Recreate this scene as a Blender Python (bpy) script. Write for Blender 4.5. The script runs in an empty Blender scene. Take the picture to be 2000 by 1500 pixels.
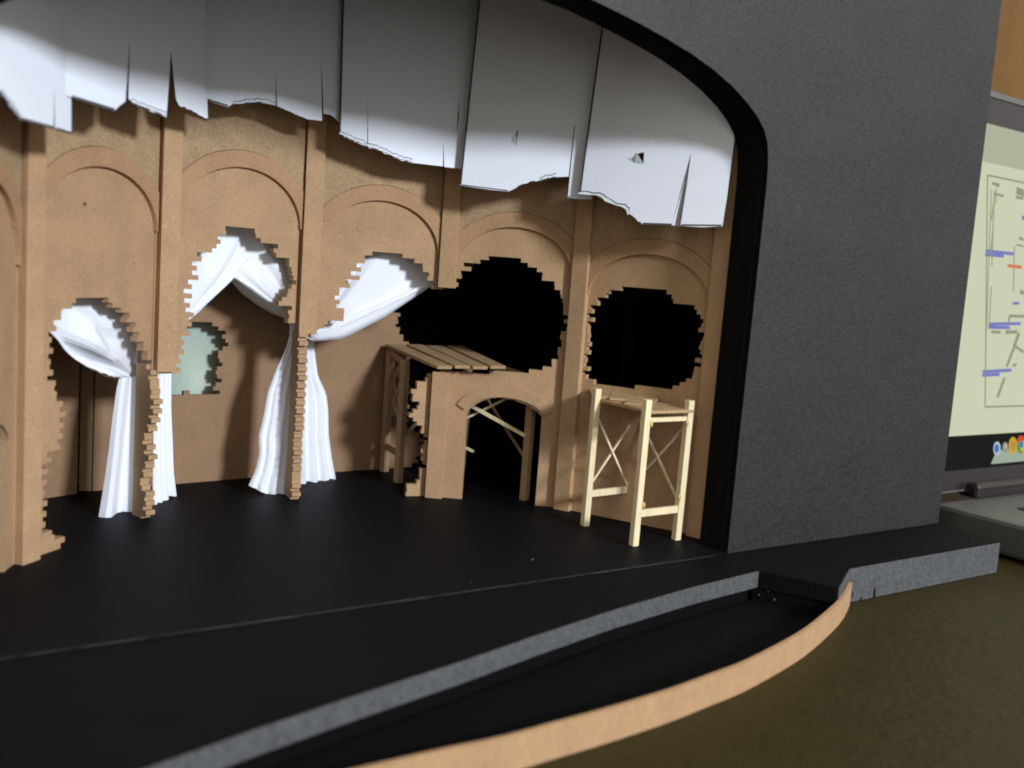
import bpy, bmesh, math, random
from mathutils import Vector, Matrix
from mathutils.geometry import tessellate_polygon
random.seed(7)
sc = bpy.context.scene
COL = sc.collection

# ------------------------------------------------------------------ camera
W, H = 2000.0, 1500.0
FPX, YAW, PIT, ROLL = 1893.718, 0.5954226, -0.114686, 0.0720859
CAM = Vector((-1.3898358, -2.3338859, 0.9376060))
_f = Vector((math.sin(YAW) * math.cos(PIT), math.cos(YAW) * math.cos(PIT), math.sin(PIT)))
_r = Vector((math.cos(YAW), -math.sin(YAW), 0))
_u = _r.cross(_f)
c_, s_ = math.cos(ROLL), math.sin(ROLL)
RGT, UPV, FWD = c_ * _r + s_ * _u, -s_ * _r + c_ * _u, _f
cam = bpy.data.cameras.new('camera')
cam.sensor_width = 36.0
cam.lens = FPX / W * 36.0
cam.clip_start, cam.clip_end = 0.05, 200
co = bpy.data.objects.new('camera', cam)
COL.objects.link(co)
M = Matrix((RGT, UPV, -FWD)).transposed().to_4x4()
M.translation = CAM
co.matrix_world = M
sc.camera = co
cam.dof.use_dof = True
cam.dof.focus_distance = 3.75
cam.dof.aperture_fstop = 1.25


def ray(u, v):
    return FWD * FPX + RGT * (u - W / 2) - UPV * (v - H / 2)


def onplane(u, v, p, n):
    d = ray(u, v)
    p, n = Vector(p), Vector(n)
    return CAM + d * ((p - CAM).dot(n) / d.dot(n))


def onz(u, v, z=0.0):
    return onplane(u, v, (0, 0, z), (0, 0, 1))


class Fr:
    """A vertical frame in the place: s runs along the wall, z up, off behind its front face."""
    def __init__(self, a, b):
        self.a = Vector((a[0], a[1], 0)); b = Vector((b[0], b[1], 0))
        self.L = (b - self.a).length
        self.d = (b - self.a).normalized()
        self.n = Vector((-self.d.y, self.d.x, 0))

    def w(self, s, z, off=0.0):
        return self.a + self.d * s + self.n * off + Vector((0, 0, z))

    def px(self, u, v, off=0.0):
        p = onplane(u, v, self.a + self.n * off, self.n)
        return ((p - self.a).dot(self.d), p.z)

    def pts(self, lst, off=0.0):
        return [self.px(u, v, off) for u, v in lst]


# ------------------------------------------------------------------ objects
ORG = {}


def thing(name, label, cat, loc, group=None):
    o = bpy.data.objects.new(name, None)
    o.empty_display_size = 0.1
    COL.objects.link(o)
    o.location = loc
    ORG[o.name] = Vector(loc)
    o['label'] = label; o['category'] = cat
    if group: o['group'] = group
    return o


def mesh(name, verts, faces, mat, parent=None, smooth=False, kind=None):
    org = ORG.get(parent.name, Vector()) if parent else Vector()
    me = bpy.data.meshes.new(name)
    me.from_pydata([Vector(v) - org for v in verts], [], faces)
    me.validate()
    bm = bmesh.new(); bm.from_mesh(me)
    bmesh.ops.remove_doubles(bm, verts=bm.verts, dist=1e-6)
    bmesh.ops.recalc_face_normals(bm, faces=bm.faces)
    bm.to_mesh(me); bm.free()
    if smooth:
        me.polygons.foreach_set('use_smooth', [True] * len(me.polygons))
    if mat: me.materials.append(mat)
    o = bpy.data.objects.new(name, me)
    COL.objects.link(o)
    if parent:
        o.parent = parent
        ORG[o.name] = org
    if kind: o['kind'] = kind
    return o


def tag(o, label, cat, group=None):
    o['label'] = label; o['category'] = cat
    if group: o['group'] = group
    return o


class MB:
    def __init__(self): self.v, self.f = [], []

    def hexa(self, p):           # 8 points: bottom ring 0-3, top ring 4-7
        b = len(self.v); self.v += [Vector(q) for q in p]
        for q in ((0, 3, 2, 1), (4, 5, 6, 7), (0, 1, 5, 4), (1, 2, 6, 5), (2, 3, 7, 6), (3, 0, 4, 7)):
            self.f.append([b + i for i in q])
        return self

    def frbox(self, fr, s0, s1, z0, z1, o0, o1):
        return self.hexa([fr.w(s0, z0, o0), fr.w(s1, z0, o0), fr.w(s1, z0, o1), fr.w(s0, z0, o1),
                          fr.w(s0, z1, o0), fr.w(s1, z1, o0), fr.w(s1, z1, o1), fr.w(s0, z1, o1)])

    def box(self, x0, x1, y0, y1, z0, z1):
        return self.hexa([(x0, y0, z0), (x1, y0, z0), (x1, y1, z0), (x0, y1, z0),
                          (x0, y0, z1), (x1, y0, z1), (x1, y1, z1), (x0, y1, z1)])

    def bar(self, a, b, w, h, side=None):
        a, b = Vector(a), Vector(b)
        d = (b - a).normalized()
        sd = Vector(side) if side else (d.cross(Vector((0, 0, 1))) if abs(d.z) < .95 else Vector((1, 0, 0)))
        sd = (sd - d * sd.dot(d)).normalized()
        up = sd.cross(d)
        q = [(-1, -1), (1, -1), (1, 1), (-1, 1)]
        return self.hexa([a + sd * (x * w / 2) + up * (y * h / 2) for x, y in q] + [b + sd * (x * w / 2) + up * (y * h / 2) for x, y in q])

    def build(self, name, mat, parent=None, bevel=0.0, **k):
        o = mesh(name, self.v, self.f, mat, parent, **k)
        if bevel:
            m = o.modifiers.new('bevel', 'BEVEL'); m.width = bevel; m.segments = 2; m.limit_method = 'ANGLE'
        return o


def prism(polys, lift0, lift1):
    """polys: outer + holes as 2-D lists; lift0/lift1 map 2-D to 3-D for the two faces."""
    flat = [p for poly in polys for p in poly]
    tri = tessellate_polygon([[Vector((p[0], p[1], 0)) for p in poly] for poly in polys])
    n = len(flat)
    v = [lift0(p) for p in flat] + [lift1(p) for p in flat]
    f = [list(t) for t in tri] + [[i + n for i in reversed(t)] for t in tri]
    b = 0
    for poly in polys:
        m = len(poly)
        for i in range(m):
            j = (i + 1) % m
            f.append([b + i, b + j, b + j + n, b + i + n])
        b += m
    return v, f


def fr_poly(name, fr, polys, o0, o1, mat, parent, edge=None, **k):
    v, f = prism(polys, lambda p: fr.w(p[0], p[1], o0), lambda p: fr.w(p[0], p[1], o1))
    o = mesh(name, v, f, mat, parent, **k)
    if edge:                                   # the cut edge all round the sheet
        o.data.materials.append(edge)
        for p in o.data.polygons:
            if abs(p.normal.dot(fr.n)) < .5: p.material_index = 1
    return o


def xy_poly(name, polys, z0, z1, mat, parent, **k):
    v, f = prism(polys, lambda p: Vector((p[0], p[1], z0)), lambda p: Vector((p[0], p[1], z1)))
    return mesh(name, v, f, mat, parent, **k)


def cross(poly, z):
    xs = []
    n = len(poly)
    for i in range(n):
        (x0, z0), (x1, z1) = poly[i], poly[(i + 1) % n]
        if (z0 <= z) != (z1 <= z):
            xs.append(x0 + (x1 - x0) * (z - z0) / (z1 - z0))
    xs.sort()
    return [(xs[i], xs[i + 1]) for i in range(0, len(xs) - 1, 2)]


def minus(iv, cut):
    out = []
    for a, b in iv:
        c, d = cut
        if d <= a or c >= b: out.append((a, b)); continue
        if c > a: out.append((a, c))
        if d < b: out.append((d, b))
    return [(a, b) for a, b in out if b - a > 0.0015]


COURSE = 0.0163


def brick_wall(name, fr, s0, s1, z1, ragged, clean, o0, o1, mat, parent, seed=1, q=0.0125, tooth=0.0095):
    """A card wall whose ragged holes break along brick courses."""
    rnd = random.Random(seed)
    rows = []
    k = 0
    SUB = 6 if clean else 1
    while k * COURSE < z1:
        zc = (k + .5) * COURSE
        base = [(s0, s1)]
        j1 = rnd.choice((0, 0, 0, 1, -1)) * q * .6
        j2 = rnd.choice((0, 0, 0, 1, -1)) * q * .6
        t = (tooth if k % 2 else -tooth) * rnd.uniform(.45, 1.35)
        for poly in ragged:
            for a, b in cross(poly, zc):
                a = round(a / q) * q + t + j1
                b = round(b / q) * q + t * rnd.choice((1, 1, -1)) + j2
                if b - a > .004: base = minus(base, (a, b))
        for m in range(SUB):
            za, zb = (k + m / SUB) * COURSE, (k + (m + 1) / SUB) * COURSE
            iv = list(base)
            for poly in clean:
                for a, b in cross(poly, (za + zb) / 2): iv = minus(iv, (a, b))
            if rows and rows[-1][2] == iv: rows[-1][1] = zb
            else: rows.append([za, zb, iv])
        k += 1
    v, f = [], []

    def quad(ps):
        b = len(v); v.extend(ps); f.append([b, b + 1, b + 2, b + 3])
    for za, zb, iv in rows:
        for a, b in iv:
            for o in (o0, o1): quad([fr.w(a, za, o), fr.w(b, za, o), fr.w(b, zb, o), fr.w(a, zb, o)])
            for s in (a, b): quad([fr.w(s, za, o0), fr.w(s, za, o1), fr.w(s, zb, o1), fr.w(s, zb, o0)])
    for i in range(len(rows) + 1):
        lo = rows[i - 1][2] if i else []
        hi = rows[i][2] if i < len(rows) else []
        z = rows[i][0] if i < len(rows) else rows[-1][1]
        cuts = sorted({x for a in lo + hi for x in a})
        for a, b in zip(cuts, cuts[1:]):
            m = (a + b) / 2
            if any(x < m < y for x, y in lo) != any(x < m < y for x, y in hi):
                quad([fr.w(a, z, o0), fr.w(b, z, o0), fr.w(b, z, o1), fr.w(a, z, o1)])
    return mesh(name, v, f, mat, parent)


# ------------------------------------------------------------------ materials
def mat(name, col, rough=.8, spec=.3, var=.12, scale=30, fine=.10, fine_scale=260, bump=.05, bump_scale=200, fleck=None, stretch=(1, 1, 1), tint=None):
    m = bpy.data.materials.new(name); m.use_nodes = True
    nt = m.node_tree; N = nt.nodes; L = nt.links
    b = N['Principled BSDF']
    b.inputs['Roughness'].default_value = rough
    b.inputs['Specular IOR Level'].default_value = spec
    tc = N.new('ShaderNodeTexCoord'); mp = N.new('ShaderNodeMapping')
    mp.inputs['Scale'].default_value = stretch
    L.new(tc.outputs['Object'], mp.inputs['Vector'])

    def noise(sc_, det=4):
        n = N.new('ShaderNodeTexNoise'); n.inputs['Scale'].default_value = sc_; n.inputs['Detail'].default_value = det
        L.new(mp.outputs['Vector'], n.inputs['Vector']); return n
    def math_(op, a, b_):
        n = N.new('ShaderNodeMath'); n.operation = op
        for i, x in enumerate((a, b_)):
            if isinstance(x, (int, float)): n.inputs[i].default_value = x
            else: L.new(x, n.inputs[i])
        return n.outputs[0]
    n1, n2 = noise(scale), noise(fine_scale, 2)
    a = math_('MULTIPLY', math_('SUBTRACT', n1.outputs['Fac'], .5), var * 4)
    c = math_('MULTIPLY', math_('SUBTRACT', n2.outputs['Fac'], .5), fine * 4)
    k = math_('ADD', math_('ADD', a, c), 1.0)
    rgb = N.new('ShaderNodeRGB'); rgb.outputs[0].default_value = (*col, 1)
    src = rgb.outputs[0]
    if tint:
        mx = N.new('ShaderNodeMix'); mx.data_type = 'RGBA'
        n4 = noise(scale * .35, 5)
        rp = N.new('ShaderNodeValToRGB'); rp.color_ramp.elements[0].position = .38; rp.color_ramp.elements[1].position = .62
        L.new(n4.outputs['Fac'], rp.inputs['Fac'])
        L.new(rp.outputs['Color'], mx.inputs['Factor'])
        L.new(src, mx.inputs[6]); mx.inputs[7].default_value = (*tint, 1)
        src = mx.outputs[2]
    vm = N.new('ShaderNodeVectorMath'); vm.operation = 'SCALE'
    L.new(src, vm.inputs[0]); L.new(k, vm.inputs['Scale'])
    out = vm.outputs[0]
    if fleck:
        col2, fs, thr = fleck
        vo = N.new('ShaderNodeTexVoronoi'); vo.inputs['Scale'].default_value = fs
        L.new(mp.outputs['Vector'], vo.inputs['Vector'])
        f1 = math_('LESS_THAN', vo.outputs['Distance'], thr)
        n3 = noise(fs * .33, 1)
        f2 = math_('MULTIPLY', f1, math_('GREATER_THAN', n3.outputs['Fac'], .58))
        mx = N.new('ShaderNodeMix'); mx.data_type = 'RGBA'
        L.new(f2, mx.inputs['Factor']); L.new(out, mx.inputs[6]); mx.inputs[7].default_value = (*col2, 1)
        out = mx.outputs[2]
    L.new(out, b.inputs['Base Color'])
    if bump:
        bn = noise(bump_scale, 3)
        bp = N.new('ShaderNodeBump'); bp.inputs['Strength'].default_value = bump; bp.inputs['Distance'].default_value = .01
        L.new(bn.outputs['Fac'], bp.inputs['Height']); L.new(bp.outputs['Normal'], b.inputs['Normal'])
    return m


def emit(name, col, s=1.0):
    m = bpy.data.materials.new(name); m.use_nodes = True
    nt = m.node_tree; nt.nodes.clear()
    e = nt.nodes.new('ShaderNodeEmission'); e.inputs['Color'].default_value = (*col, 1); e.inputs['Strength'].default_value = s
    o = nt.nodes.new('ShaderNodeOutputMaterial'); nt.links.new(e.outputs[0], o.inputs[0])
    return m


CARD = mat('tan_card', (.415, .260, .137), .82, .2, var=.10, scale=9, fine=.17, fine_scale=150, bump=.10, fleck=((.20, .10, .04), 55, .10))
CARD2 = mat('tan_card_spandrel', (.37, .246, .133), .85, .2, var=.12, scale=14, fine=.20, fine_scale=120, bump=.2, bump_scale=120, fleck=((.22, .13, .06), 70, .14))
CARDR = mat('red_brown_card', (.29, .172, .092), .8, .25, var=.10, scale=7, fine=.14, fine_scale=150, bump=.08, fleck=((.5, .33, .2), 30, .05))
ARCHC = mat('arch_card', (.395, .234, .120), .82, .2, var=.10, scale=9, fine=.17, fine_scale=150, bump=.10, fleck=((.58, .42, .25), 40, .07))
PILC = mat('pilaster_card', (.445, .280, .147), .82, .2, var=.10, scale=9, fine=.16, fine_scale=150, bump=.08, fleck=((.62, .45, .27), 34, .09))
RAILC = mat('rail_card', (.41, .245, .122), .75, .3, var=.07, scale=14, fine=.12, fine_scale=120, bump=.05, stretch=(1, 1, .25))
PAPER = mat('white_paper', (.82, .84, .87), .8, .15, var=.02, scale=5, fine=.035, fine_scale=180, bump=.03)
CLOTH = mat('white_curtain_paper', (.86, .87, .90), .7, .3, var=.02, scale=10, fine=.02, bump=.03)
EDGE = mat('ink_shade_edge', (.05, .05, .055), .9, .1)  # dark cut edges; also paints gap and flap shadows on the paper
BLACKC = mat('black_card', (.0075, .0072, .0072), 1.0, .03, var=.2, scale=20, fine=.2, bump=.05)
PROSC = mat('charcoal_card', (.0215, .0195, .0175), .52, .36, var=.16, scale=5, fine=.46, fine_scale=105, bump=.11, bump_scale=110, stretch=(.6, 1, 1), fleck=((.06, .057, .052), 26, .03))
FLOORM = mat('stage_black', (.0062, .0062, .0076), .55, .05, var=.12, scale=10, fine=.22, fine_scale=160, bump=.12, bump_scale=150, fleck=((.16, .16, .17), 9, .03))
APRON = mat('apron_black', (.0058, .0055, .0058), .6, .05, var=.12, scale=6, fine=.22, fine_scale=130, bump=.12, bump_scale=140, fleck=((.08, .08, .085), 16, .035))
FOAM = mat('grey_foam_edge', (.080, .080, .078), .8, .3, var=.16, scale=40, fine=.36, fine_scale=170, bump=.6, bump_scale=130, stretch=(1, 1, .4))
SEAM = mat('scuffed_seam', (.024, .0245, .025), .8, .12, var=.8, scale=7, fine=.3, fine_scale=50)
PITM = mat('pit_black', (.003, .003, .0032), .8, .08, var=.2, scale=10, fine=.25, bump=.15)
BALSA = mat('balsa_wood', (.76, .635, .375), .6, .3, var=.08, scale=12, fine=.10, fine_scale=100, stretch=(1, 1, .15), bump=.04)
GLUE = mat('dried_glue', (.55, .38, .12), .3, .5, var=.2)
GLUED = mat('dark_glue', (.13, .075, .03), .5, .4)
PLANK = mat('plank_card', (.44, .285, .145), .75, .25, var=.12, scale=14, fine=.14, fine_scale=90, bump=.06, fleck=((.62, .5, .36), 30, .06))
SHADEWOOD = mat('shaded_wood', (.40, .26, .14), .7, .25, var=.12, scale=14, fine=.12, bump=.04)  # wood colour darkened for the shade behind the bays
MINT = mat('mint_paint', (.50, .555, .43), .8, .2, var=.12, scale=5, fine=.05, bump=.05, tint=(.32, .42, .36))
TABLE = mat('olive_leather', (.031, .0235, .0062), .5, .10, var=.07, scale=9, fine=.10, fine_scale=60, bump=.55, bump_scale=45, stretch=(1, .7, 1))
WALLM = mat('brown_wood_wall', (.215, .105, .026), .6, .3, var=.15, scale=1.5, fine=.1, fine_scale=20, stretch=(1, 1, .2))
ALU = mat('laptop_metal', (.10, .095, .082), .4, .5, var=.03, fine=.04, bump=0)
BEZEL = mat('laptop_bezel', (.018, .014, .013), .25, .5, var=.1, bump=0)
KEYS = mat('laptop_keys', (.02, .02, .02), .6, .3, bump=0)

# ------------------------------------------------------------------ plan of the curved wall
P = [(-1.235, .185), (-1.00697, .66596), (-.55648, 1.04037), (-.00813, 1.17190), (.51651, 1.05396), (.93234, .73400), (1.18778, .23312), (1.29, -.1)]
F = [Fr(P[i], P[i + 1]) for i in range(7)]      # F[0] = far-left bay, F[1..5] bays seen whole
OFF = .03                                       # wall face lies this far behind the pilaster faces

# ------------------------------------------------------------------ table and room wall
TZ = -.128
t = MB(); t.box(-14, 16, -8, 9, TZ - .3, TZ)
t.build('table_surface', TABLE, kind='structure')
w = MB(); w.box(-16, 22, 9.2, 9.4, -4, 12)
w.build('wall', WALLM, kind='structure')

# ------------------------------------------------------------------ stage base
sb = thing('stage_base', 'black foam board stage base with scuffed grey cut edges and a pit', 'stage base', (0, .6, TZ))
apron_px = [(1481, 1113), (1350, 1145), (1200, 1188), (1050, 1237), (900, 1289), (700, 1353), (500, 1420), (300, 1491)]
apron = [onz(u, v) for u, v in apron_px]
apron = [(p.x, p.y) for p in apron]
dx, dy = apron[-1][0] - apron[-3][0], apron[-1][1] - apron[-3][1]
apron += [(apron[-1][0] + dx * .6, apron[-1][1] + dy * .6), (apron[-1][0] + dx * 1.3, apron[-1][1] + dy * 1.3)]
lx = apron[-1][0]
PR0 = (1.47, -.289); PR1 = (1.245, -.418)
outline = [(-2.9, 2.3), (2.42, 2.3), (2.42, -.289), PR0, PR1] + apron + [(lx - .2, -.45), (-2.9, -.45)]
SLAB = -.060
xy_poly('deck', [outline], SLAB, -.0035, APRON, sb)
inner = [(x, y + .03) for x, y in apron]
low = [(-2.85, 2.25), (2.414, 2.25), (2.414, -.283), (1.475, -.283), (1.25, -.408), (1.12, -.17)] + inner + [(lx - .2, -.43), (-2.85, -.43)]
xy_poly('support_block', [low], TZ, SLAB, PITM, sb)
xy_poly('stage_floor', [[(-2.9, 2.29), (2.40, 2.29), (2.40, .002), (-2.9, .002)]], -.0033, .0, FLOORM, sb)
v, f = [], []
mb = MB(); mb.box(-1.25, 1.10, -.0035, .0015, -.003, .0006)
mb.build('floor_seam', SEAM, sb)
# grey cut edges, standing 2 mm proud


def edge_strip(name, path, z0, z1, th, m, parent):
    """a thin strip along a plan path (its outer face on the path, pushed towards -y)"""
    n = len(path); out = []
    for i in range(n):
        a = Vector(path[max(0, i - 1)]); b = Vector(path[min(n - 1, i + 1)])
        d = (b - a).normalized(); nn = Vector((-d.y, d.x))
        if nn.y > 0: nn = -nn
        out.append(Vector(path[i]) + nn * th)
    v, f = [], []
    for i in range(n):
        a, b = path[i], out[i]
        v += [(a[0], a[1], z0), (b[0], b[1], z0), (b[0], b[1], z1), (a[0], a[1], z1)]
    for i in range(n - 1):
        p, q = 4 * i, 4 * i + 4
        f += [[p + k, p + (k + 1) % 4, q + (k + 1) % 4, q + k] for k in range(4)]
    f += [[0, 1, 2, 3], [4 * n - 4, 4 * n - 3, 4 * n - 2, 4 * n - 1]]
    return mesh(name, v, f, m, parent)


edge_strip('cut_edge', apron, SLAB, -.004, .003, FOAM, sb)
edge_strip('cut_edge', [PR0, (2.42, -.289)], TZ + .002, -.004, .004, FOAM, sb)
edge_strip('cut_edge', [PR1, PR0], -.115, -.004, .003, FOAM, sb)
rb = [(1658, 1184), (1644, 1212), (1616, 1243), (1560, 1290), (1460, 1348), (1380, 1382), (1300, 1414), (1180, 1454), (1080, 1484), (1032, 1499), (960, 1519), (860, 1542)]
rail = [onz(u, v, TZ) for u, v in rb]
rail = [(p.x, p.y) for p in rail]


def smooth_path(p, n=6):
    out = []
    for i in range(len(p) - 1):
        p0, p1, p2, p3 = p[max(i - 1, 0)], p[i], p[i + 1], p[min(i + 2, len(p) - 1)]
        for k in range(n):
            t = k / n
            out.append(tuple(.5 * (2 * p1[j] + (p2[j] - p0[j]) * t + (2 * p0[j] - 5 * p1[j] + 4 * p2[j] - p3[j]) * t * t + (3 * p1[j] - p0[j] - 3 * p2[j] + p3[j]) * t ** 3) for j in range(2)))
    return out + [p[-1]]


print('RAIL', [(round(a, 2), round(b, 2)) for a, b in rail])
for (u, v), (a, b) in zip([(1655, 1135), (1616, 1194), (1500, 1274), (1300, 1354), (1060, 1422)], [rail[0], rail[2], rail[4], rail[6], rail[8]]):
    print('rail top z', onplane(u, v, (a, b, 0), (FWD.x, FWD.y, 0)))
dx, dy = rail[-1][0] - rail[-3][0], rail[-1][1] - rail[-3][1]
rail += [(rail[-1][0] + dx, rail[-1][1] + dy * .75), (rail[-1][0] + 2.2 * dx, rail[-1][1] + dy * 1.1)]
railp = smooth_path(rail)
RZ = -.045
pr = edge_strip('pit_rail', [(x, y + .012) for x, y in railp], TZ + .001, RZ, .012, RAILC, None)
tag(pr, 'curved strip of bright tan card standing along the front of the black pit', 'pit rail')
pitp = [(1.24, -.40)] + [(x, y + .016) for x, y in railp] + [(lx, -.7)] + [(x, y + .02) for x, y in reversed(apron)]
xy_poly('pit_floor', [pitp], TZ + .001, -.112, PITM, sb)

# nicks in the foam edge, dried glue in the pit, a scrap on the floor
def blob(name, c, r, sq, m, parent, seed):
    rn = random.Random(seed)
    bm = bmesh.new(); bmesh.ops.create_icosphere(bm, subdivisions=2, radius=1)
    vs = [Vector((v.co.x * sq[0], v.co.y * sq[1], v.co.z * sq[2])) * r * rn.uniform(.75, 1.2) + Vector(c) for v in bm.verts]
    fs = [[v.index for v in f.verts] for f in bm.faces]; bm.free()
    return mesh(name, vs, fs, m, parent, smooth=True)
for k, (u, v, r, hz) in enumerate(((1708, 1160, .012, 2.2), (1682, 1170, .007, 1.8), (1665, 1160, .005, 2.0), (1652, 1125, .006, 2.4))):
    p = onplane(u, v, (0, -.2935, 0), (0, 1, 0))
    blob('nick', p, r, (.55, .15, hz), PITM, sb, 300 + k)
wd_ = Vector((1.117 - 1.245, -.187 + .418, 0)).normalized(); wn_ = Vector((-wd_.y, wd_.x, 0))
for k, (u, v, r) in enumerate(((1482, 1162, .0038), (1512, 1171, .0045), (1500, 1155, .002))):
    blob('glue_speck', onplane(u, v, Vector((1.238, -.40, 0)), wn_), r, (1, 1, .8), FOAM, sb, 310 + k)
sp_ = onz(1040, 1093, .003)
tag(blob('scrap', sp_, .005, (1, .7, .6), FOAM, None, 330), 'tiny pale scrap lying on the black stage floor in front of the doorway', 'scrap')

# ------------------------------------------------------------------ proscenium wall
pw = thing('proscenium_wall', 'charcoal card proscenium wall with a wide shallow-arched opening onto the stage', 'proscenium', (1.8, .05, 0))
cx = -.03
half = [(1.168, .0), (1.170, .45), (1.176, .90), (1.180, 1.30), (1.176, 1.37), (1.165, 1.43), (1.142, 1.472), (1.105, 1.51), (1.05, 1.548), (.972, 1.590), (.88, 1.627), (.78, 1.658), (.67, 1.684), (.562, 1.706), (.47, 1.722), (.381, 1.736), (.2, 1.752), (.0, 1.758)]
right = half
def lz(x, z): return z if z < 1.25 else z - .09 * min(1, max(0, (x - cx) / .55)) * min(1, (z - 1.25) / .1)
left = [(2 * cx - x, lz(x, z)) for x, z in reversed(half[:-1])]
front = [(2.45, 0), (2.43, 3.2), (-3.0, 3.2), (-3.0, 0)] + [(x, z) for x, z in reversed(left)] + [(x, z) for x, z in reversed(right)]
fp = Fr((0, 0), (1, 0))
fr_poly('face_card', fp, [front], 0, .022, PROSC, pw, edge=BLACKC)
# black lining of the opening, a little narrower than the front card
def inset(pts, d):
    return [(x - d if x > cx + .9 else x - d * .3, z - d * .25 if z > 1.3 else z) for x, z in pts]
ins = [(x - .005 if x > 1.1 else x - .003, z - .002) for x, z in half]
outl = [(x + .05, z + (.05 if z > 1.2 else 0)) for x, z in half]
lin_out = [(x, z) for x, z in outl] + [(2 * cx - x, lz(x, z)) for x, z in reversed(outl[:-1])]
lin_in = [(x, z) for x, z in ins] + [(2 * cx - x, lz(x, z)) for x, z in reversed(ins[:-1])]
ring = lin_out + list(reversed(lin_in))
fr_poly('opening_lining', fp, [ring], .0225, .135, BLACKC, pw)

# ------------------------------------------------------------------ curved arcade wall
aw = thing('arcade_wall', 'curved tan card wall of arched bays with ragged brick-edged holes', 'arcade wall', (0, 1.1, 0))
ZT = 1.78
holes = {
    1: [(97, 660), (103, 640), (120, 612), (140, 592), (165, 583), (205, 583), (218, 598), (246, 610), (258, 640), (275, 672), (290, 695), (300, 712), (303, 727), (330, 727), (345, 1130), (125, 1112), (122, 1058), (98, 1042), (86, 1034), (86, 905), (100, 890), (114, 870), (119, 845), (120, 800), (116, 780), (106, 760), (99, 740), (103, 720), (97, 700)],
    2: [(270, 727), (347, 727), (349, 705), (357, 690), (352, 672), (366, 655), (365, 640), (378, 625), (372, 612), (370, 590), (365, 570), (375, 548), (376, 522), (386, 505), (395, 492), (418, 488), (425, 475), (432, 460), (447, 440), (470, 440), (492, 446), (505, 462), (522, 475), (540, 482), (545, 500), (560, 508), (572, 520), (570, 545), (574, 560), (560, 580), (545, 592), (566, 602), (563, 615), (566, 627), (582, 628), (584, 652), (660, 652), (640, 1060), (250, 1060)],
    3: [(560, 652), (620, 652), (622, 640), (640, 632), (664, 628), (674, 612), (660, 600), (656, 580), (672, 558), (695, 542), (703, 522), (712, 504), (727, 489), (760, 491), (791, 496), (802, 506), (812, 516), (835, 528), (838, 540), (846, 548), (851, 562), (930, 562), (930, 727), (842, 727), (838, 733), (828, 741), (803, 763), (817, 782), (808, 802), (810, 822), (828, 842), (834, 852), (832, 890), (828, 930), (824, 940), (797, 946), (794, 975), (790, 1010), (540, 1010)],
    4: [(800, 562), (889, 562), (890, 548), (900, 536), (915, 524), (912, 514), (938, 509), (940, 504), (985, 505), (1030, 510), (1034, 520), (1055, 526), (1052, 540), (1065, 548), (1082, 556), (1090, 572), (1103, 584), (1104, 640), (1096, 660), (1090, 700), (1076, 712), (1062, 722), (1040, 727), (1035, 722), (1030, 728), (800, 728)],
    5: [(1150, 600), (1170, 586), (1181, 578), (1180, 572), (1203, 568), (1207, 560), (1255, 561), (1297, 565), (1305, 575), (1322, 588), (1345, 598), (1368, 615), (1372, 640), (1365, 700), (1360, 737), (1333, 742), (1325, 757), (1220, 757), (1165, 748), (1141, 738), (1143, 700), (1147, 650)],
}
door4 = [(900, 1010), (901, 979), (908, 883), (911, 806), (917, 799), (924, 793), (935, 786), (947, 781), (960, 778), (975, 777), (1003, 781), (1031, 791), (1048, 803), (1058, 814), (1052, 900), (1045, 986), (1043, 1015)]
springs = {0: (43, 518), 1: (308, 452), 2: (587, 448), 3: (850, 496), 4: (1112, 535), 5: (1330, 590)}
tops = {0: (-95, 330), 1: (200, 325), 2: (465, 325), 3: (740, 391), 4: (1013, 444), 5: (1245, 495)}
PWID = .068


def arc(cxs, cz, a, b, t0, t1, n=28):
    return [(cxs + a * math.cos(t0 + (t1 - t0) * i / n), cz + b * math.sin(t0 + (t1 - t0) * i / n)) for i in range(n + 1)]


panels = []
for i in range(0, 6):
    fr = F[i]
    rag = [fr.pts(holes[i], OFF)] if i in holes else []
    cl = []
    if i == 4: cl = [fr.pts(door4, OFF)]
    if i == 0:
        s1 = fr.px(10, 900, OFF)[0]; zt = fr.px(10, 868, OFF)[1]
        cl = [[(s1 - .27, -.1), (s1, -.1), (s1, zt)] + arc(s1 - .135, zt, .135, .075, 0, math.pi, 16) + [(s1 - .27, zt)]]
    pn = brick_wall('wall_panel', fr, -.006, fr.L + .006, ZT, rag, cl, OFF, OFF + .026, CARD, aw, seed=i + 3)
    panels.append(pn)
    # archivolt plate and the spandrel above it
    zs = fr.px(*springs[i], .016)[1]; ztop = fr.px(*tops[i], .016)[1]
    c0 = (PWID + fr.L) / 2; a0 = (fr.L - PWID) / 2 - .004; b0 = ztop - zs
    x0, x1 = PWID - .006, fr.L + .002
    inn = arc(c0, zs, a0, b0, 0, math.pi)
    ao, bo = a0 + .052, b0 + .058
    cl_ = [(min(max(x, x0), x1), z) for x, z in arc(c0, zs, ao, bo, 0, math.pi)]
    # drop the points squeezed on the border except the ends
    outer = [(x1, zs)] + [p for p in cl_ if x0 < p[0] < x1] + [(x0, zs)]
    t_ = math.acos(max(-1, min(1, (x1 - c0) / ao)))
    zb = zs + bo * math.sin(t_)
    outer = [(x1, zs), (x1, zb)] + [p for p in cl_ if x0 < p[0] < x1] + [(x0, zb), (x0, zs)]
    fr_poly('archivolt', fr, [outer + list(reversed(inn))], .014, OFF + .001, ARCHC, pn)
    sp = [(x1, zb + .002)] + [(p[0], p[1] + .002) for p in cl_ if x0 < p[0] < x1] + [(x0, zb + .002), (x0, ZT), (x1, ZT)]
    fr_poly('spandrel', fr, [sp], .0185, OFF + .001, CARD2, pn)
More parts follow.
